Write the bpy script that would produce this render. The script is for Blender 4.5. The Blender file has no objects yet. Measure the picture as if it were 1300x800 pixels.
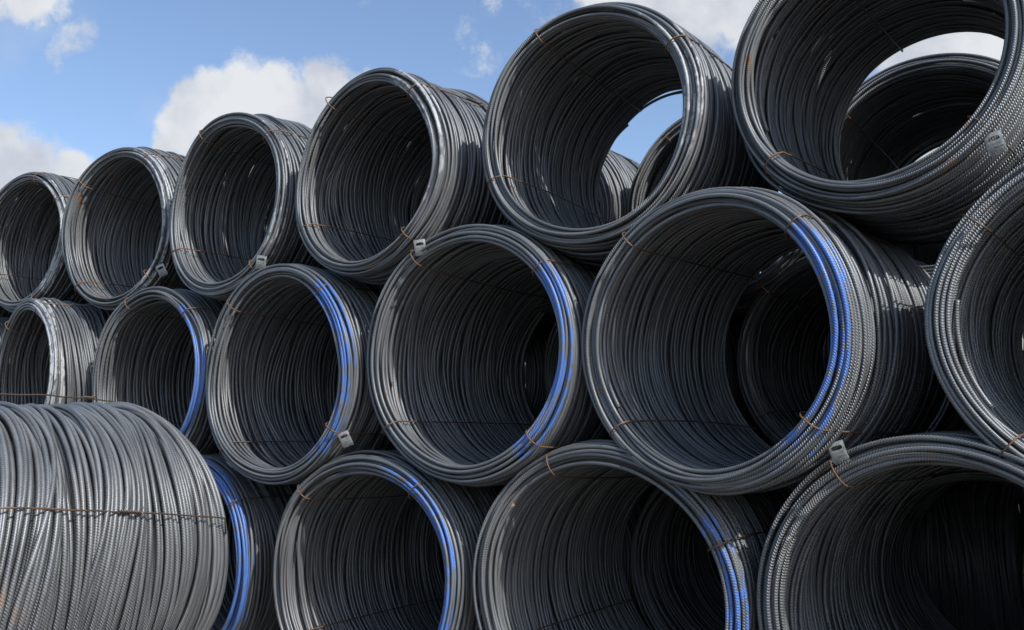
import bpy, math, random
import numpy as np
from mathutils import Vector, Matrix

scene = bpy.context.scene
COL = scene.collection
rad = math.radians

# ------------------------------------------------------------------ camera
GZ = 1.655                                     # height of the stack's middle row above the ground
yaw, pit, rol, foc = 0.60541, 0.13574, 0.0005, 1161.24
cy, sy = math.cos(yaw), math.sin(yaw)
F = Vector((-sy * math.cos(pit), cy * math.cos(pit), math.sin(pit)))
Rt = Vector((cy, sy, 0)); U = Rt.cross(F)
cam_d = bpy.data.cameras.new("camera"); cam = bpy.data.objects.new("camera", cam_d)
COL.objects.link(cam)
CAM = Vector((1.96805, -3.33487, -0.3831 + GZ))
M = Matrix((Rt, U, -F)).transposed().to_4x4(); M.translation = CAM
cam.matrix_world = M
cam_d.sensor_width = 36; cam_d.lens = foc / 1300 * 36
cam_d.clip_start = 0.05; cam_d.clip_end = 3000
scene.camera = cam
scene.render.resolution_x, scene.render.resolution_y = 1024, 630

# ------------------------------------------------------------------ colour management
scene.view_settings.view_transform = 'Standard'; scene.view_settings.look = 'None'
scene.view_settings.exposure = 0.30; scene.view_settings.gamma = 1.0

# ------------------------------------------------------------------ sun and sky
to_sun = Vector((0.72, -0.17, 0.67)).normalized()
sun_d = bpy.data.lights.new("sun", 'SUN'); sun = bpy.data.objects.new("sun", sun_d); COL.objects.link(sun)
sun_d.energy = 3.8; sun_d.angle = rad(0.53); sun_d.color = (1.0, 0.98, 0.95)
sun.rotation_euler = to_sun.to_track_quat('Z', 'Y').to_euler(); sun.location = (6, -4, 9)

world = bpy.data.worlds.new("World"); scene.world = world; world.use_nodes = True
nt = world.node_tree; nt.nodes.clear()


class NG:
    """small helper to write node graphs"""
    def __init__(s, tree): s.t = tree

    def n(s, typ, **kw):
        nd = s.t.nodes.new(typ)
        for k, v in kw.items(): setattr(nd, k, v)
        return nd

    def lk(s, a, b): s.t.links.new(a, b)

    def put(s, sock, v):
        if hasattr(v, 'links') or isinstance(v, bpy.types.NodeSocket): s.lk(v, sock)
        else: sock.default_value = v

    def m(s, op, a, b=None, c=None, clamp=False):
        nd = s.n('ShaderNodeMath', operation=op); nd.use_clamp = clamp
        s.put(nd.inputs[0], a)
        if b is not None: s.put(nd.inputs[1], b)
        if c is not None: s.put(nd.inputs[2], c)
        return nd.outputs[0]

    def v(s, op, a, b=None, out=0):
        nd = s.n('ShaderNodeVectorMath', operation=op); s.put(nd.inputs[0], a)
        if b is not None: s.put(nd.inputs[1], b)
        return nd.outputs[out]

    def ss(s, x, a, b, o0=0.0, o1=1.0):
        nd = s.n('ShaderNodeMapRange', interpolation_type='SMOOTHSTEP')
        s.put(nd.inputs[0], x)
        for i, q in enumerate((a, b, o0, o1)): s.put(nd.inputs[i + 1], q)
        return nd.outputs[0]

    def noise(s, vec, scale, detail=4, rough=.5, out='Fac', dist=0.0):
        nd = s.n('ShaderNodeTexNoise')
        s.put(nd.inputs['Vector'], vec); nd.inputs['Scale'].default_value = scale
        nd.inputs['Detail'].default_value = detail; nd.inputs['Roughness'].default_value = rough
        nd.inputs['Distortion'].default_value = dist
        return nd.outputs[out]

    def mix(s, f, a, b):
        nd = s.n('ShaderNodeMix', data_type='RGBA')
        s.put(nd.inputs[0], f); s.put(nd.inputs[6], a); s.put(nd.inputs[7], b)
        return nd.outputs[2]


g = NG(nt)
tc = g.n('ShaderNodeTexCoord').outputs['Generated']
dirv = g.v('NORMALIZE', tc)
sky = g.n('ShaderNodeTexSky', sky_type='NISHITA')
sky.sun_disc = False
sky.sun_elevation = math.asin(to_sun.z); sky.sun_rotation = math.atan2(to_sun.x, to_sun.y)
sky.altitude = 100; sky.air_density = 1.0; sky.dust_density = 1.6; sky.ozone_density = 1.3
# clouds: banks at real directions in the sky, broken up by noise
BLOBS = []


def pix(px, py, r, w, sx=1):
    """direction of the sky seen at a point of the photograph"""
    d = (F * foc + Rt * (px - 650) - U * (py - 400)).normalized()
    BLOBS.append((d, r, w))


for b in ((238, 155, .030, 1), (265, 138, .044, 1), (310, 138, .046, 1), (362, 130, .042, 1), (415, 126, .046, 1), (452, 128, .042, .9),
          (212, 186, .020, .8), (262, 195, .042, 1), (330, 190, .09, 1), (400, 200, .09, 1),
          (0, 215, .055, 1), (28, 240, .045, 1), (80, 222, .026, .8), (-40, 260, .10, 1), (60, 270, .06, .9),
          (35, -12, .034, 1), (66, 0, .022, .8), (-20, -40, .05, .8), (92, 46, .028, .50), (72, 62, .022, .42),
          (592, 45, .028, .42), (600, 72, .034, .50), (655, 2, .05, .30), (705, 12, .05, .28),
          (905, 0, .055, 1), (850, -10, .06, 1), (945, 20, .04, .9), (780, -30, .06, .9), (960, -60, .10, 1),
          (770, 200, .05, .35), (1210, 55, .09, 1.1), (1200, 195, .08, 1.1), (1300, 120, .12, 1.1), (1330, -40, .12, 1)):
    pix(*b)
wob = g.v('SCALE', g.v('SUBTRACT', g.noise(dirv, 9.0, 5, .6, 'Color'), (0.5, 0.5, 0.5)), None)
wob.node.inputs['Scale'].default_value = 0.045
dw = g.v('ADD', dirv, wob)
acc = None
for c, r, w in BLOBS:
    c = Vector(c).normalized()
    d = g.v('DISTANCE', dw, tuple(c), out=1)
    b = g.ss(d, r * 1.35, r * 0.35, 0.0, w)
    acc = b if acc is None else g.m('MAXIMUM', acc, b)
# the rest of the sky carries the same broken cumulus
glob = g.ss(g.noise(g.v('MULTIPLY', dirv, (1, 1, 2.0)), 1.9, 3, .5), .56, .74, 0.0, .8)
infront = g.ss(g.v('DOT_PRODUCT', dirv, tuple(F), out=1), .60, .80, 1.0, 0.0)
acc = g.m('MAXIMUM', acc, g.m('MULTIPLY', glob, infront))
fine = g.noise(dirv, 17.0, 11, .64)
fine2 = g.noise(g.v('ADD', dirv, (3.1, 1.7, .4)), 5.0, 5, .6)
dens = g.ss(g.m('ADD', acc, g.m('MULTIPLY', g.m('SUBTRACT', fine, .5), 1.9)), .30, .80)
veil = g.ss(fine2, .48, .75, 0.0, .22)
dens = g.m('MAXIMUM', dens, veil)
shade = g.ss(g.m('ADD', g.noise(g.v('ADD', dirv, (0, 0, -.02)), 10.0, 5, .55), g.m('MULTIPLY', acc, .0)), .34, .64)
ccol = g.mix(shade, (2.95, 3.15, 3.6, 1), (4.4, 4.5, 4.62, 1))
tint = g.n('ShaderNodeMix', data_type='RGBA', blend_type='MULTIPLY'); tint.inputs[0].default_value = 1.0
g.lk(sky.outputs[0], tint.inputs[6]); tint.inputs[7].default_value = (1.0, 1.03, 1.08, 1)
skyc = g.mix(g.m('MULTIPLY', dens, .96), tint.outputs[2], ccol)
bg = g.n('ShaderNodeBackground'); g.lk(skyc, bg.inputs[0]); bg.inputs[1].default_value = 0.15
wo = g.n('ShaderNodeOutputWorld'); g.lk(bg.outputs[0], wo.inputs[0])


# ------------------------------------------------------------------ materials
def new_mat(name):
    m = bpy.data.materials.new(name); m.use_nodes = True
    t = m.node_tree; t.nodes.clear(); q = NG(t)
    out = q.n('ShaderNodeOutputMaterial'); b = q.n('ShaderNodeBsdfPrincipled')
    q.lk(b.outputs[0], out.inputs[0])
    return m, q, b


def attr(q, name, out='Fac', typ='OBJECT'):
    a = q.n('ShaderNodeAttribute', attribute_type=typ, attribute_name=name)
    return a.outputs[out]


def steel():
    m, q, b = new_mat("mill_scale_steel")
    P = q.n('ShaderNodeTexCoord').outputs['Object']
    s = q.n('ShaderNodeSeparateXYZ'); q.lk(P, s.inputs[0])
    x, y, z = s.outputs
    th = q.m('ARCTAN2', z, x)
    rr = q.m('SQRT', q.m('ADD', q.m('MULTIPLY', x, x), q.m('MULTIPLY', z, z)))
    tone = attr(q, 'tone', typ='GEOMETRY')
    # transverse ribs of the bar: oblique ridges round every turn
    ph = q.m('ADD', q.m('MULTIPLY', th, 352.0), q.m('MULTIPLY', q.m('ADD', y, rr), 330.0))
    ph = q.m('ADD', ph, q.m('MULTIPLY', tone, 40.0))
    rib = q.ss(q.m('SINE', ph), -.35, .75)
    # cylinder coordinates without a seam for noise stretched along the bar
    turn = attr(q, 'turn')
    cyl = q.n('ShaderNodeCombineXYZ')
    q.lk(q.m('MULTIPLY', x, .35), cyl.inputs[0]); q.lk(q.m('MULTIPLY', z, .35), cyl.inputs[1])
    q.lk(q.m('ADD', y, q.m('MULTIPLY', tone, 2.7)), cyl.inputs[2])
    seed = attr(q, 'seed')
    sv = q.n('ShaderNodeCombineXYZ'); q.lk(seed, sv.inputs[0]); q.lk(seed, sv.inputs[2])
    cylv = q.v('ADD', cyl.outputs[0], sv.outputs[0])
    Ps = q.v('ADD', P, sv.outputs[0])
    streak = q.noise(cylv, 9.0, 4, .6)
    grime = q.noise(Ps, 3.2, 5, .6)
    base = q.mix(q.ss(streak, .3, .7), (.108, .118, .125, 1), (.220, .233, .242, 1))
    base = q.mix(q.ss(tone, 0.0, 1.0, 0.0, .45), base, (.090, .097, .103, 1))
    base = q.mix(q.m('MULTIPLY', rib, .42), base, (.26, .265, .265, 1))
    # warm dust lying on parts of the bar
    base = q.mix(q.ss(grime, .55, .75, 0, .28), base, (.15, .125, .095, 1))
    # rust
    rn = q.noise(cylv, 26.0, 5, .65); rn2 = q.noise(Ps, 3.4, 3, .6)
    front = q.ss(y, .02, .30, 1.0, .25)
    rust = q.m('MULTIPLY', q.m('MULTIPLY', q.ss(rn, .56, .66), q.ss(rn2, .53, .66)), front)
    rust = q.m('MULTIPLY', q.m('MULTIPLY', rust, q.ss(rib, 0, 1, 1.0, .55)), attr(q, 'rust'), clamp=True)
    base = q.mix(rust, base, (.24, .105, .036, 1))
    # paint sprayed on part of the rim
    ang = q.m('COSINE', q.m('SUBTRACT', q.m('SUBTRACT', th, turn), attr(q, 'paint_angle')))
    cw = attr(q, 'paint_cos')
    pn = q.noise(cylv, 14.0, 5, .6); pn2 = q.noise(Ps, 7.0, 3, .6)
    a_m = q.ss(q.m('ADD', ang, q.m('MULTIPLY', q.m('SUBTRACT', pn2, .5), .9)), q.m('SUBTRACT', cw, .07), q.m('ADD', cw, .07))
    yj = q.m('ADD', y, q.m('MULTIPLY', q.m('SUBTRACT', pn, .5), .24))
    dp = q.m('ADD', attr(q, 'paint_depth'), q.m('MULTIPLY', q.m('SUBTRACT', tone, .5), .055))
    y_m = q.ss(yj, dp, q.m('ADD', dp, .012), 1.0, 0.0)
    worn = q.ss(q.noise(cylv, 60.0, 4, .7), .40, .50)
    pm = q.m('MULTIPLY', q.m('MULTIPLY', a_m, y_m), q.m('MULTIPLY', worn, .93))
    pm = q.m('MULTIPLY', pm, q.ss(dp, -.5, 0.0))
    pcol = q.mix(q.ss(pn, .35, .65, 0, .5), attr(q, 'paint_color', 'Color'), q.v('MULTIPLY', attr(q, 'paint_color', 'Color'), (.55, .6, .75)))
    base = q.mix(pm, base, pcol)
    q.lk(base, b.inputs['Base Color'])
    nr = q.m('MAXIMUM', rust, q.m('MULTIPLY', pm, .8))
    met = q.m('MULTIPLY', q.m('SUBTRACT', 1.0, nr), .52)
    q.lk(met, b.inputs['Metallic'])
    ro = q.ss(streak, .2, .8, .38, .54)
    ro = q.m('ADD', ro, q.m('MULTIPLY', rust, .35)); q.lk(ro, b.inputs['Roughness'])
    b.inputs['Specular IOR Level'].default_value = .75
    bp = q.n('ShaderNodeBump'); bp.inputs['Distance'].default_value = .0022
    bp.inputs['Strength'].default_value = .9
    q.lk(rib, bp.inputs['Height'])
    bp2 = q.n('ShaderNodeBump'); bp2.inputs['Distance'].default_value = .0006; bp2.inputs['Strength'].default_value = .5
    q.lk(q.noise(P, 160.0, 3, .6), bp2.inputs['Height']); q.lk(bp.outputs[0], bp2.inputs['Normal'])
    q.lk(bp2.outputs[0], b.inputs['Normal'])
    return m


def tie_mat():
    m, q, b = new_mat("rusty_tie_wire_steel")
    P = q.n('ShaderNodeTexCoord').outputs['Object']
    n1 = q.noise(P, 9.0, 4, .6)
    y = q.n('ShaderNodeSeparateXYZ'); q.lk(P, y.inputs[0])
    near = q.ss(y.outputs[1], .10, .45, .13, -.10)
    f = q.ss(q.m('ADD', n1, near), .44, .60)
    f = q.m('MULTIPLY', f, attr(q, 'rust'), clamp=True)
    c = q.mix(f, (.10, .075, .060, 1), (.175, .092, .045, 1))
    c = q.mix(q.ss(q.noise(P, 70.0, 3, .6), .55, .7, 0, .6), c, (.12, .05, .02, 1))
    q.lk(c, b.inputs['Base Color']); b.inputs['Metallic'].default_value = .35
    q.lk(q.ss(f, 0, 1, .36, .62), b.inputs['Roughness'])
    return m


def tag_mat():
    m, q, b = new_mat("galvanised_tag_metal")
    P = q.n('ShaderNodeTexCoord').outputs['Object']
    n1 = q.noise(P, 45.0, 5, .65)
    c = q.mix(q.ss(n1, .35, .65), (.20, .21, .208, 1), (.36, .37, .365, 1))
    q.lk(c, b.inputs['Base Color']); b.inputs['Metallic'].default_value = .55
    q.lk(q.ss(n1, .3, .7, .30, .52), b.inputs['Roughness'])
    bp = q.n('ShaderNodeBump'); bp.inputs['Distance'].default_value = .002; bp.inputs['Strength'].default_value = .5
    q.lk(q.noise(P, 18.0, 3, .5), bp.inputs['Height']); q.lk(bp.outputs[0], b.inputs['Normal'])
    return m


def cut_mat():
    m, q, b = new_mat("cut_bar_end_steel")
    P = q.n('ShaderNodeTexCoord').outputs['Object']
    c = q.mix(q.ss(q.noise(P, 120.0, 3, .6), .4, .6), (.22, .12, .07, 1), (.30, .27, .25, 1))
    q.lk(c, b.inputs['Base Color']); b.inputs['Metallic'].default_value = .3; b.inputs['Roughness'].default_value = .5
    return m


def ground_mat():
    m, q, b = new_mat("yard_gravel")
    P = q.n('ShaderNodeTexCoord').outputs['Object']
    n1 = q.noise(P, .35, 6, .6); n2 = q.noise(P, 22.0, 5, .65)
    vo = q.n('ShaderNodeTexVoronoi'); q.put(vo.inputs['Vector'], P); vo.inputs['Scale'].default_value = 38.0
    c = q.mix(q.ss(n1, .35, .65), (.12, .105, .088, 1), (.19, .172, .15, 1))
    c = q.mix(q.ss(n2, .35, .7, 0, .6), c, (.085, .075, .066, 1))
    c = q.mix(q.ss(vo.outputs['Distance'], 0, .5, .35, 0), c, (.27, .25, .225, 1))
    q.lk(c, b.inputs['Base Color']); b.inputs['Roughness'].default_value = .92
    bp = q.n('ShaderNodeBump'); bp.inputs['Distance'].default_value = .012
    q.lk(q.m('SUBTRACT', n2, q.m('MULTIPLY', vo.outputs['Distance'], .8)), bp.inputs['Height'])
    q.lk(bp.outputs[0], b.inputs['Normal'])
    return m


STEEL, TIE, TAG, CUT, GRAVEL = steel(), tie_mat(), tag_mat(), cut_mat(), ground_mat()


# ------------------------------------------------------------------ mesh helpers
def np_mesh(name, V, Q, mats, tone=None, smooth=True, mat_idx=None):
    me = bpy.data.meshes.new(name)
    V = np.asarray(V, np.float32); Q = np.asarray(Q, np.int32)
    me.vertices.add(len(V)); me.vertices.foreach_set('co', V.ravel())
    k = Q.shape[1]
    me.loops.add(Q.size); me.loops.foreach_set('vertex_index', Q.ravel())
    me.polygons.add(len(Q))
    me.polygons.foreach_set('loop_start', np.arange(0, Q.size, k, dtype=np.int32))
    me.polygons.foreach_set('loop_total', np.full(len(Q), k, np.int32))
    if mat_idx is not None: me.polygons.foreach_set('material_index', np.asarray(mat_idx, np.int32))
    me.update(calc_edges=True)
    me.polygons.foreach_set('use_smooth', np.full(len(Q), smooth, bool))
    if tone is not None:
        a = me.attributes.new('tone', 'FLOAT', 'POINT'); a.data.foreach_set('value', np.asarray(tone, np.float32))
    for m in mats: me.materials.append(m)
    return me


def tube(pts, r, sides=6, closed=False, caps=True):
    """pts (n,3) -> verts, quads (caps as degenerate-free fans are added as quads pairs)"""
    P = np.asarray(pts, float); n = len(P)
    if closed: T = np.roll(P, -1, 0) - np.roll(P, 1, 0)
    else: T = np.gradient(P, axis=0)
    T /= np.linalg.norm(T, axis=1)[:, None] + 1e-12
    up = np.array([0.13, 0.21, 0.97]); N = np.empty_like(P)
    nrm = np.cross(T[0], up); nrm /= np.linalg.norm(nrm)
    for i in range(n):
        nrm = nrm - T[i] * nrm.dot(T[i]); nrm /= np.linalg.norm(nrm); N[i] = nrm
    B = np.cross(T, N)
    a = np.linspace(0, 2 * np.pi, sides, endpoint=False)
    rr = np.broadcast_to(np.asarray(r, float), (n,))
    V = P[:, None, :] + rr[:, None, None] * (np.cos(a)[None, :, None] * N[:, None, :] + np.sin(a)[None, :, None] * B[:, None, :])
    V = V.reshape(-1, 3); Q = []
    m = n if closed else n - 1
    for i in range(m):
        for j in range(sides):
            i2 = (i + 1) % n; j2 = (j + 1) % sides
            Q.append((i * sides + j, i2 * sides + j, i2 * sides + j2, i * sides + j2))
    if caps and not closed and sides == 6:
        for b0, rev in ((0, False), ((n - 1) * sides, True)):
            for q in ((0, 1, 2, 3), (0, 3, 4, 5)):
                q = [b0 + k for k in q]
                Q.append(tuple(q[::-1]) if rev else tuple(q))
    return V, np.array(Q)


def coil_mesh(name, seed, L=1.10, R=0.60, ri=0.519, wr=0.0088, pitch=0.0215, layers=5, bulge=0.02,
              segs=96, sides=6, wob=1.0, stray=0.05, fan=None):
    """a coil of ribbed bar: closed turns in several layers, each turn bent, tilted and shifted a little"""
    rng = np.random.default_rng(seed)
    th = np.linspace(0, 2 * np.pi, segs, endpoint=False)
    a = np.linspace(0, 2 * np.pi, sides, endpoint=False)
    ks = np.arange(1, 6)
    ctl = np.linspace(0, L, 12)
    # slow changes of the turns' lie from front to back, shared by neighbours
    slowY = rng.normal(0, 1, (2, 5, len(ctl))); slowR = rng.normal(0, 1, (2, 5, len(ctl)))
    slowY = (slowY + np.roll(slowY, 1, 2)) / 1.5
    ampY = np.array([.020, .011, .0065, .004, .0028]) * wob; ampR = np.array([.0065, .0050, .0030, .0015, .0010]) * wob
    loops = []
    for j in range(layers):
        r0 = ri + wr + (R - ri - 2 * wr) * j / (layers - 1)
        n = int(L / pitch)
        edge = 0.016 * (abs(j - (layers - 1) / 2) / ((layers - 1) / 2)) ** 2
        for i in range(n):
            y0 = wr + edge + (i + (0.5 if j % 2 else 0.0)) * (L - 2 * wr - 2 * edge) / n
            loops.append((y0 + rng.normal(0, .0022) * wob, r0 + rng.normal(0, .0026) * wob, j))
    V = np.empty((len(loops), segs, sides, 3)); tone = np.empty((len(loops), segs, sides))
    for q, (y0, r0, j) in enumerate(loops):
        cy = np.array([[np.interp(y0, ctl, slowY[p, k]) for k in range(5)] for p in range(2)]) + rng.normal(0, .28, (2, 5))
        cr = np.array([[np.interp(y0, ctl, slowR[p, k]) for k in range(5)] for p in range(2)]) + rng.normal(0, .62, (2, 5))
        f = 1.0; dr_extra = 0.0
        if rng.random() < stray and j in (0, layers - 1) and .08 < y0 < L - .08:
            f = 2.3; dr_extra = (-1 if j == 0 else 1) * rng.uniform(.006, .015)
        fade = min(1.0, .6 + min(y0, L - y0) / .12)          # the ends are pulled flat by the ties
        y = np.full(segs, y0); r = np.full(segs, r0 + dr_extra)
        for k in ks:
            y += fade * f * ampY[k - 1] * (cy[0, k - 1] * np.cos(k * th) + cy[1, k - 1] * np.sin(k * th))
            r += ampR[k - 1] * (cr[0, k - 1] * np.cos(k * th) + cr[1, k - 1] * np.sin(k * th))
        r += bulge * np.sin(np.pi * np.clip(y0 / L, 0, 1)) ** .8
        lo = -0.004 + wr * (0.6 + .5 * rng.random()); y = np.maximum(y, lo + .35 * np.minimum(0, y - lo)) if y0 < .2 else y
        c = np.stack([r * np.cos(th), y, r * np.sin(th)], -1)
        if fan:                                               # turns fanned out about the flank on +x
            al = -fan[0] * min(1.0, max(0.0, (L - y0) / fan[1])); px = R
            dx, dy = c[:, 0] - px, c[:, 1] - y0
            c = np.stack([px + dx * math.cos(al) - dy * math.sin(al), y0 + dx * math.sin(al) + dy * math.cos(al), c[:, 2]], -1)
        T = np.roll(c, -1, 0) - np.roll(c, 1, 0); T /= np.linalg.norm(T, axis=1)[:, None]
        N = np.stack([np.cos(th), 0 * th, np.sin(th)], -1); N -= T * (N * T).sum(1)[:, None]; N /= np.linalg.norm(N, axis=1)[:, None]
        B = np.cross(T, N)
        V[q] = c[:, None, :] + wr * (np.cos(a)[None, :, None] * N[:, None, :] + np.sin(a)[None, :, None] * B[:, None, :])
        tone[q] = rng.random()
    nl = len(loops)
    idx = np.arange(nl * segs * sides).reshape(nl, segs, sides)
    A = idx; B_ = np.roll(idx, -1, 1); C_ = np.roll(B_, -1, 2); D = np.roll(A, -1, 2)
    Q = np.stack([A, D, C_, B_], -1).reshape(-1, 4)
    return np_mesh(name, V.reshape(-1, 3), Q, [STEEL], tone.ravel())


def link(name, me, parent=None, loc=(0, 0, 0), rot=(0, 0, 0), label=None):
    o = bpy.data.objects.new(name, me); COL.objects.link(o)
    if parent: o.parent = parent
    o.location = loc; o.rotation_euler = rot
    if label: o['label'] = label
    return o


# ------------------------------------------------------------------ coil library
COILS = {
    'T': [coil_mesh('coil_top_%d' % i, 11 + i, bulge=.040, wob=.9, stray=.04) for i in range(3)],
    'M': [coil_mesh('coil_mid_%d' % i, 41 + i, bulge=.016, wob=.9, stray=.04) for i in range(2)],
    'L': [coil_mesh('coil_long_%d' % i, 51 + i, L=1.38, bulge=.016, wob=.95, stray=.04) for i in range(3)],
}
SIDE = coil_mesh('coil_side', 97, L=1.12, bulge=.012, wr=.0100, pitch=.0220, layers=4, wob=1.0, stray=.07, segs=112, fan=(.34, .64))
RI, RO, LEN = .519, .60, 1.10
LENS = {'T': 1.10, 'M': 1.10, 'L': 1.38}


def fan_out(P, fan, L, R):
    if not fan: return P
    al = -fan[0] * np.clip((L - P[:, 1]) / fan[1], 0, 1); dx = P[:, 0] - R
    # each point belongs to the turn whose flank stands at the same place along the coil
    return np.stack([R + dx * np.cos(al), P[:, 1] + dx * np.sin(al), P[:, 2]], -1)


def tie_wire(parent, R, phi, seed, bulge, sag=.02, rust=1.0, knot=None, drift=0.0, wr=.0034, L=LEN, fan=None, lift=0.0):
    """binding wire led once round the section of the coil at the angle phi; in the coil's own frame"""
    rng = np.random.default_rng(seed)
    s = R / .60; ph = rad(phi)
    pts = []
    bl = lambda y: bulge * math.sin(math.pi * min(max(y / L, 0), 1)) ** .8
    n = 14
    ro, ri = RO * s + .005, RI * s - .005
    for i in range(n + 1):                               # outside, from the back to the front
        y = L - .035 - (L - .075) * i / n
        pts.append((ph + drift * y * .5 + rng.normal(0, .0016), ro + bl(y) + .001 + lift + abs(rng.normal(0, .002)), y))
    for t in np.linspace(.06, .94, 9):                   # over the front rim
        a = math.pi * t
        mid = (ro + ri) / 2; h = (ro - ri) / 2 + .001
        pts.append((ph, mid + h * math.cos(a), .030 - .036 * math.sin(a)))
    for i in range(n + 1):                               # inside, stretched from front to back
        y = .04 + (L - .075) * i / n
        r = ri - .007 - (sag + .004) * math.sin(math.pi * y / L)
        pts.append((ph + drift * y + rng.normal(0, .0014), r, y))
    for t in np.linspace(.15, .85, 5):                   # round the back rim
        a = math.pi * t; mid = (ro + ri) / 2; h = (ro - ri) / 2
        pts.append((ph + drift * L * (.75), mid - h * math.cos(a), L - .030 + .034 * math.sin(a)))
    P = np.array([(r * math.cos(p), y, r * math.sin(p)) for p, r, y in pts])
    P = fan_out(P, fan, L, R)
    V, Q = tube(P, wr, 6, closed=True)
    o = link('tie_wire', np_mesh('tie_wire', V, Q, [TIE]), parent, (0, 0, R)); o['rust'] = rust
    if knot is not None:
        y0, inside = knot
        r0 = (ri - .006) if inside else (ro + bl(y0) + .007 + lift)
        k = []; m = 44; ln = .11
        for sgn in (0, math.pi):
            pp = []
            for i in range(m):
                t = i / (m - 1); y = y0 + ln * (t - .5); a = t * 9 * math.pi + sgn
                q = ph + drift * y * .5 + .0045 * math.cos(a) / r0; rr = r0 + .0045 * math.sin(a)
                if t > .93: rr += (t - .93) * .16; q += (.02 if sgn else -.02) * (t - .93) / .07
                pp.append((rr * math.cos(q), y, rr * math.sin(q)))
            k.append(tube(np.array(pp), wr * .9, 6))
        V = fan_out(np.vstack([k[0][0], k[1][0]]), fan, L, R); Q = np.vstack([k[0][1], k[1][1] + len(k[0][0])])
        ko = link('twist_knot', np_mesh('twist_knot', V, Q, [TIE]), o); ko['rust'] = rust * 1.2
    return o


def tag_mesh():
    """thin stamped plate with an oblong slot near its top; built upright, hanging from the slot"""
    w, h, t = .056, .070, .0016
    outer = [(-w/2, -h), (w/2 - .004, -h), (w/2, -h + .004), (w/2, 0.0), (-w/2 + .003, .0), (-w/2, -.004)]
    bm_o = []
    # outer boundary and slot sampled at the same angles about the slot centre
    c = (0.0, -.022); n = 28; slot = (.019, .0075)
    V = []; Q = []

    def edge(a):
        dx, dz = math.cos(a), math.sin(a); best = 9
        for i in range(len(outer)):
            x1, z1 = outer[i]; x2, z2 = outer[(i + 1) % len(outer)]
            x1 -= c[0]; x2 -= c[0]; z1 -= c[1]; z2 -= c[1]
            den = dx * (z2 - z1) - dz * (x2 - x1)
            if abs(den) < 1e-9: continue
            tt = (x1 * (z2 - z1) - z1 * (x2 - x1)) / den
            uu = (x1 * dz - z1 * dx) / den
            if tt > 0 and -1e-6 <= uu <= 1 + 1e-6: best = min(best, tt)
        return c[0] + dx * best, c[1] + dz * best
    angs = sorted([2 * math.pi * i / n for i in range(n)] + [math.atan2(z - c[1], x - c[0]) % (2 * math.pi) for x, z in outer])
    n = len(angs)
    bend = lambda x, z: .010 * (z / h) ** 2 + .35 * x * x / w * .6
    for a in angs:
        ex, ez = edge(a)
        sx = c[0] + slot[0] * math.copysign(abs(math.cos(a)) ** .6, math.cos(a)); sz = c[1] + slot[1] * math.copysign(abs(math.sin(a)) ** .6, math.sin(a))
        for f in (0, .5, 1):
            x = sx + (ex - sx) * f; z = sz + (ez - sz) * f
            for yy in (-t/2, t/2): V.append((x, yy + bend(x, z), z))
    for i in range(n):
        j = (i + 1) % n; a, b = i * 6, j * 6
        for f in (0, 2):
            Q.append((a + f, a + f + 2, b + f + 2, b + f)); Q.append((a + f + 1, b + f + 1, b + f + 3, a + f + 3))
        Q.append((a, b, b + 1, a + 1)); Q.append((a + 4, a + 5, b + 5, b + 4))
    # stamped marks, too worn to read: low raised nubs in four short rows
    rng = random.Random(5); SV = []; SQ = []
    for row, z0 in enumerate((-.041, -.053, -.065, -.077)):
        x = -.026 + .006 * rng.random()
        while x < .024 - (row == 0) * .008:
            wd = rng.uniform(.002, .005); hh = rng.uniform(.004, .0065); b0 = len(SV)
            for yy in (0.0003, -.0022):
                for dx, dz in ((0, 0), (wd, 0), (wd, hh), (0, hh)):
                    X, Z = x + dx, z0 + dz; SV.append((X, yy + bend(X, Z) - .0009, Z))
            for qd in ((4, 5, 6, 7), (0, 1, 5, 4), (1, 2, 6, 5), (2, 3, 7, 6), (3, 0, 4, 7)): SQ.append([b0 + k for k in qd])
            x += wd + rng.uniform(.0015, .004)
    return np_mesh('metal_tag', V, Q, [TAG], smooth=False), np_mesh('stamped_marks', SV, SQ, [TAG], smooth=False)


TAG_ME, MARK_ME = tag_mesh()


def add_tag(parent, R, phi, y, roll, turn, tilt=.0, out=.02):
    ph = rad(phi); r = R + out
    z = r * math.sin(ph) + R; x = r * math.cos(ph)
    t = link('metal_tag', TAG_ME, parent, (x, y, z), (rad(tilt), rad(roll), rad(turn)))
    link('stamped_marks', MARK_ME, t)
    return t


def bar_end(parent, R, phi, y, span, rr, label='cut end of the bar lying loose against the turns', lift=.0, wr=.0092, rust=1.0):
    """last stretch of the bar, lying on the turns and ending in a sheared face at phi"""
    n = 26; pts = []; r_in = rr * R / .60
    for i in range(n):
        t = i / (n - 1); ph = rad(phi + span * t)
        pts.append(((r_in - lift * (1 - t) ** 2 + .012 * t) * math.cos(ph), y + .02 * t, (r_in - lift * (1 - t) ** 2 + .012 * t) * math.sin(ph)))
    V, Q = tube(np.array(pts), wr, 6)
    mi = np.zeros(len(Q)); mi[-4:] = 1
    o = link('bar_end', np_mesh('bar_end', V, Q, [STEEL, CUT], tone=np.full(len(V), .3), mat_idx=mi), parent, (0, 0, R), label=label)
    set_look(o, rust=rust)
    return o


def set_look(o, turn=0.0, seed=0.0, rust=1.0, paint=None, ang=0.0, half=40.0, depth=-9.0):
    o['turn'] = float(turn); o['seed'] = float(seed); o['rust'] = float(rust)
    o['paint_angle'] = rad(ang); o['paint_cos'] = math.cos(rad(half)); o['paint_depth'] = float(depth)
    o['paint_color'] = [float(q) for q in (paint or (0, 0, 0))]


BLUE, WHITE = (.070, .195, .56), (.46, .47, .46)


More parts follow.
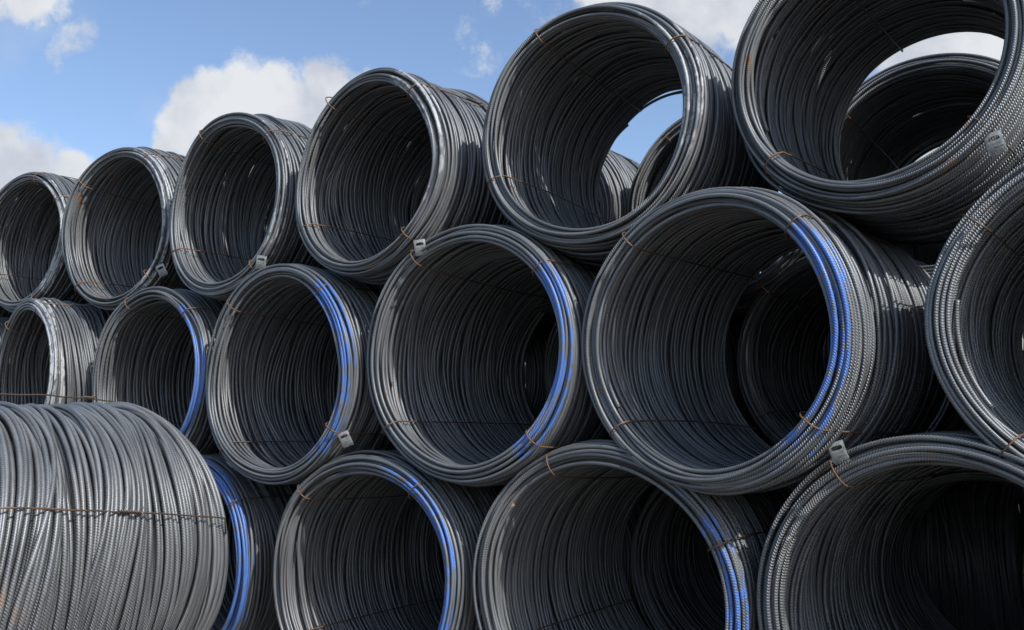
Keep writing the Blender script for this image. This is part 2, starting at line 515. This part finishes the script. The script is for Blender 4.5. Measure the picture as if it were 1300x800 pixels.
def coil(x, y, z, R, yaw, kind, var, turn, label, group, paint=None, ties=(), tags=(), ends=(), rust=1.0, back=False):
    z = z + GZ
    root = bpy.data.objects.new('rebar_coil', None); COL.objects.link(root)
    root.empty_display_size = .2
    root.location = (x, y, z - R); root.rotation_euler = (0, 0, -yaw)
    root['label'] = label; root['category'] = 'rebar coil'; root['group'] = group
    me = COILS[kind][var]; s = R / .60
    b = link('wound_bar', me, root, (0, 0, R), (0, rad(turn), 0)); b.scale = (s, 1, s)
    kw = dict(turn=-rad(turn), seed=(turn * 1.37 + x * 3.1) % 17, rust=rust)
    # a point at mesh angle t shows at t - turn in the root's frame
    kw['turn'] = rad(turn)
    if paint: kw.update(paint=paint[0], ang=paint[1], half=paint[2], depth=paint[3])
    set_look(b, **kw)
    bulge = .040 if kind == 'T' else .016
    for i, t in enumerate(ties):
        t = dict(phi=t) if not isinstance(t, dict) else dict(t)
        t.setdefault('rust', 1.0)
        tie_wire(root, R, seed=int(abs(x) * 100) + i * 7 + 3, bulge=bulge * s, L=LENS[kind], **t)
    for t in tags: add_tag(root, R, **t)
    for e in ends: bar_end(root, R, **e)
    return root


# ------------------------------------------------------------------ ground
def ground():
    n = 60
    ax = np.concatenate([-np.geomspace(900, 6, 22), np.linspace(-5.6, 5.6, 57), np.geomspace(6, 900, 22)])
    X, Y = np.meshgrid(ax, ax, indexing='ij')
    rise = 0.195 / (1 + np.exp(np.clip((Y + .62) / .10, -50, 50))) * (1 / (1 + np.exp(np.clip((X + .55) / .2, -50, 50)))) * (1 / (1 + np.exp(np.clip((-3.6 - X) / .25, -50, 50))))
    rng = np.random.default_rng(3)
    Z = rise + np.where(np.hypot(X, Y) < 6, rng.normal(0, .006, X.shape), 0) - .006
    m = len(ax); V = np.stack([X, Y, Z], -1).reshape(-1, 3)
    I = np.arange(m * m).reshape(m, m)
    Q = np.stack([I[:-1, :-1], I[1:, :-1], I[1:, 1:], I[:-1, 1:]], -1).reshape(-1, 4)
    o = link('ground', np_mesh('ground', V, Q, [GRAVEL])); o['kind'] = 'structure'


ground()

# ------------------------------------------------------------------ the front rank of the stack
GT, GM, GB = 'rebar coils in the top row of the stack', 'rebar coils in the middle row of the stack', 'rebar coils in the bottom row of the stack'
GR = 'rebar coils in the rank behind the front one'
std = [124, 46, 214]
D = dict
# top row, from the left edge of the photograph to the right
coil(-5.98, .05, 1.09, .545, -.05, 'T', 0, 130, 'coil at the far left of the top row, just a sliver showing', GT, ties=[124, 46])
coil(-4.879, .072, 1.085, .530, -.093, 'T', 1, 200, 'untagged top row coil by the left edge, rusty wire over its rim', GT,
     paint=(WHITE, 8, 55, .03), ties=[73, D(phi=33, rust=1.4), D(phi=206, rust=.5), D(phi=297, rust=1.6)], rust=.8)
coil(-3.655, .071, 1.038, .551, -.073, 'T', 0, 75, 'tagged top row coil with brown rust along its upper rim, near the left edge', GT,
     paint=(WHITE, 5, 60, .035), ties=[136, D(phi=55, rust=2.0), D(phi=228, rust=1.6), 316],
     tags=[D(phi=-33, y=.02, out=.014, roll=-25, turn=28)], rust=1.9)
coil(-2.455, .020, 1.013, .547, .013, 'T', 2, 215, 'tagged top row coil whose crest stands directly in front of the big white cloud', GT,
     paint=(WHITE, 10, 45, .022), ties=[116, D(phi=41, rust=1.5), D(phi=209, sag=.01), 306],
     tags=[D(phi=-43, y=.0, out=-.005, roll=8, turn=34)], rust=.6)
coil(-1.276, -.034, .994, .532, .041, 'T', 1, 305, 'tagged top row coil immediately left of the coil with blue sky through its opening', GT,
     paint=(WHITE, 22, 40, .028), ties=[D(phi=121), D(phi=44, rust=1.9, knot=(.42, False)), D(phi=210, rust=1.2), D(phi=311, rust=1.4)],
     tags=[D(phi=-46, y=.03, out=.045, roll=-10, turn=36)], rust=.9)
coil(.007, .030, 1.012, .548, -.025, 'T', 0, 250, 'top row coil with blue sky and two rear coils showing through its opening', GT,
     paint=(WHITE, 14, 34, .010), ties=[D(phi=116, sag=.0), D(phi=31, rust=1.8), D(phi=202, rust=.8, drift=.03)],
     ends=[D(phi=128, y=1.03, span=60, rr=.512, lift=.035, label='loose bar end sticking into the far opening')], rust=.9)
coil(1.205, .036, 1.017, .527, .069, 'T', 2, 160, 'tagged coil running out of the top right of the picture', GT,
     ties=[D(phi=108, sag=.0, rust=.3), D(phi=221, rust=1.7), D(phi=318, rust=.6)],
     tags=[D(phi=-43, y=.02, roll=-14, turn=10)], ends=[D(phi=150, y=.12, span=50, rr=.512)], rust=1.8)
# middle row
coil(-4.375, -.105, .004, .578, .151, 'L', 0, 40, 'middle row coil at the left edge, its right rim smeared with pale paint', GM,
     paint=(WHITE, 10, 62, .055), ties=[128, D(phi=64, rust=1.6), 214], rust=.8)
coil(-3.080, -.017, -.012, .576, .018, 'L', 1, 110, 'thin blue rimmed middle row coil, its foot hidden by the loose flank-on coil', GM,
     paint=(BLUE, -6, 52, 0.017), ties=[D(phi=115, rust=1.5), D(phi=44, rust=.4), 214], rust=.7)
coil(-1.879, -.055, -.032, .587, .013, 'L', 2, 215, 'blue rimmed middle row coil with a dull tag on its lower right tie wire', GM,
     paint=(BLUE, 2, 50, 0.030), ties=[D(phi=132, rust=.9), D(phi=49, rust=.4), D(phi=227, rust=.7, sag=.0), D(phi=328, rust=1.8)],
     tags=[D(phi=-31, y=.04, roll=-24, turn=32)], rust=.6)
coil(-.628, -.020, .019, .600, .003, 'L', 0, 60, 'untagged blue rimmed middle row coil just left of the widest coil', GM,
     paint=(BLUE, -8, 42, 0.034), ties=[D(phi=121, rust=1.1), D(phi=39, rust=.9), D(phi=218, rust=.5, sag=.0), D(phi=315, rust=2.0)],
     ends=[D(phi=146, y=.09, span=48, rr=.508)], rust=1.3)
coil(.562, -.043, .017, .586, .157, 'M', 0, 0, 'widest blue rimmed coil, tagged where it meets the coil below', GM,
     paint=(BLUE, -4, 43, 0.038), ties=[D(phi=128, rust=.5, sag=.0), D(phi=43, rust=.3), D(phi=221, rust=.4, drift=.05), D(phi=322, rust=2.0)],
     tags=[D(phi=-41, y=.125, out=.035, roll=-18, turn=22)], ends=[D(phi=212, y=.05, span=-48, rr=.510)], rust=.9)
coil(1.95, .013, 0.0, .585, .05, 'L', 0, 290, 'unpainted middle row coil cut off by the right edge of the picture', GM,
     ties=[D(phi=140, rust=.3), 55, D(phi=228, rust=1.2)], ends=[D(phi=214, y=.06, span=-45, rr=.510)], rust=.6)
# bottom row, standing on the ground
coil(-2.63, -.03, -1.065, .590, .0, 'L', 2, 80, 'bottom row coil with a bright blue rim, mostly hidden by the loose flank-on coil', GB,
     paint=(BLUE, 10, 70, 0.038), ties=[D(phi=37, rust=.5), 126], rust=.4)
coil(-1.25, -.031, -1.055, .600, -.025, 'L', 1, 330, 'bottom row coil with a narrow blue rim, left of the rust flecked one', GB,
     paint=(BLUE, 5, 58, 0.019), ties=[D(phi=133, rust=.8), D(phi=51, rust=.2), 216], rust=.5)
coil(.05, .031, -1.030, .625, -.017, 'L', 2, 170, 'blue rimmed bottom row coil with orange rust flecks on its upper rim', GB,
     paint=(BLUE, -6, 46, 0.026), ties=[D(phi=112, rust=.9), D(phi=25, rust=.3), D(phi=205, rust=.2)],
     ends=[D(phi=139, y=.03, span=36, rr=.533, rust=2)], rust=1.7)
coil(1.34, .032, -1.015, .640, .062, 'L', 0, 95, 'unpainted bottom row coil with a deep black opening in the lower right corner', GB,
     ties=[D(phi=121, rust=1.6, drift=-.25), D(phi=40, rust=.6), 214], ends=[D(phi=151, y=.02, span=34, rr=.535, rust=2.4)], rust=1.5)


# ------------------------------------------------------------------ the coil lying crossways in front
def side_coil():
    R = .609; s = R / .60; L = 1.12
    v = (-1.730, -1.433, -0.845 + GZ, -.204)
    ax = Vector((math.sin(v[3]), math.cos(v[3]), 0))
    base = Vector(v[:3]) - ax * (L / 2)
    root = bpy.data.objects.new('rebar_coil', None); COL.objects.link(root); root.empty_display_size = .2
    root.location = (base.x, base.y, base.z - R); root.rotation_euler = (0, 0, -v[3])
    root['label'] = 'loose coil nearest the camera at the lower left, seen from its flank'
    root['category'] = 'rebar coil'; root['group'] = 'rebar coils lying outside the ranks'
    b = link('wound_bar', SIDE, root, (0, 0, R), (0, rad(15), 0)); b.scale = (s, 1, s)
    set_look(b, rad(15), 4.2, .7)
    for phi, kn, ru, dr in ((23.5, (.55, False), .7, -.35), (92, (.80, False), 1.9, 0)):
        tie_wire(root, R, phi, 77 + int(phi), .014, rust=ru, knot=kn, L=L - .022, wr=.0036, drift=dr, fan=(.34, .64), lift=.012)


side_coil()

# ------------------------------------------------------------------ the rank behind
coil(-1.04, 1.17, .95, .545, .02, 'T', 1, 60, 'rear coil with sunlit flank at the left of the blue sky opening', GR, ties=[D(phi=50, rust=2), 124])
coil(.12, 1.30, .90, .545, .0, 'T', 2, 10, 'shaded rear coil, its dark inside showing at the right of the blue sky opening', GR, ties=[D(phi=124), 215])
coil(1.18, 1.30, .93, .560, .0, 'L', 0, 200, 'rear coil whose rim arches across the opening of the coil at top right', GR, ties=[D(phi=138, rust=1.6), 216, 40])
coil(.72, 1.28, .03, .560, .08, 'M', 1, 140, 'rear coil dimly seen inside the widest blue rimmed coil', GR, ties=[134, 215])

# the rest of the rear ranks: mostly unseen, added to keep front openings dark
BLOCKER = 'rear coil added to block daylight behind the gaps and openings of the front coils'
SEEN = {('M', -2): 'rear coil glimpsed deep inside the middle row coil just left of the widest one',
        ('M', -1): 'rear coil glimpsed past the far left edge of the one inside the widest coil',
        ('B', 0): 'rear coil whose ring shows deep inside the rust flecked bottom row coil',
        ('B', -1): 'rear coil glimpsed at the left of the ring inside the rust flecked coil',
        ('B', 1): 'rear coil whose ring shows inside the unpainted coil in the lower right corner',
        (0, 6): 'crossways coil added to darken the depth of the unpainted lower right coil',
        (1, 6): 'crossways coil added to darken the depth of the widest coil',
        (2, 6): 'crossways coil added to block the sky below the top right coil, bright turns showing'}
rng = random.Random(8)
coil(-5.56, .0, -.01, .578, .05, 'L', 1, 12, 'middle row coil added unseen beyond the left edge to stop sky showing through', GM)  # added out of view so no sky leaks through its neighbour's turns
coil(-3.86, .0, -1.065, .590, .0, 'L', 1, 250, 'bottom row coil hidden behind the loose coil at the lower left', GB)
for row, zz, off in (('M', .0, .66), ('B', -1.065, .05)):
    for k in range(-6, 4):
        if row == 'M' and k == 0 or k == 3: continue
        lab = SEEN.get((row, k), BLOCKER)
        coil(off + k * 1.21 + rng.uniform(-.02, .02), 1.45, zz, .585, rng.uniform(-.03, .03), 'M', rng.randrange(2), rng.uniform(0, 360), lab, GR)


def crossways(x, y, z, R, turn, lab):
    """added rear coil laid the other way, end to end, to block light behind the openings"""
    c = coil(x, y, z, R, 0, 'L', rng.randrange(3), turn, lab, GR)
    c.rotation_euler = (0, 0, rad(-90))


for tier, (zz, R, ks) in enumerate(((-1.125, .53, range(9)), (-.065, .53, range(9)), (.91, .48, (4, 5, 6, 7)))):
    for k in ks:
        crossways(-8.6 + k * 1.42 + rng.uniform(-.02, .02), 3.13, zz, R, rng.uniform(0, 360), SEEN.get((tier, k), BLOCKER))
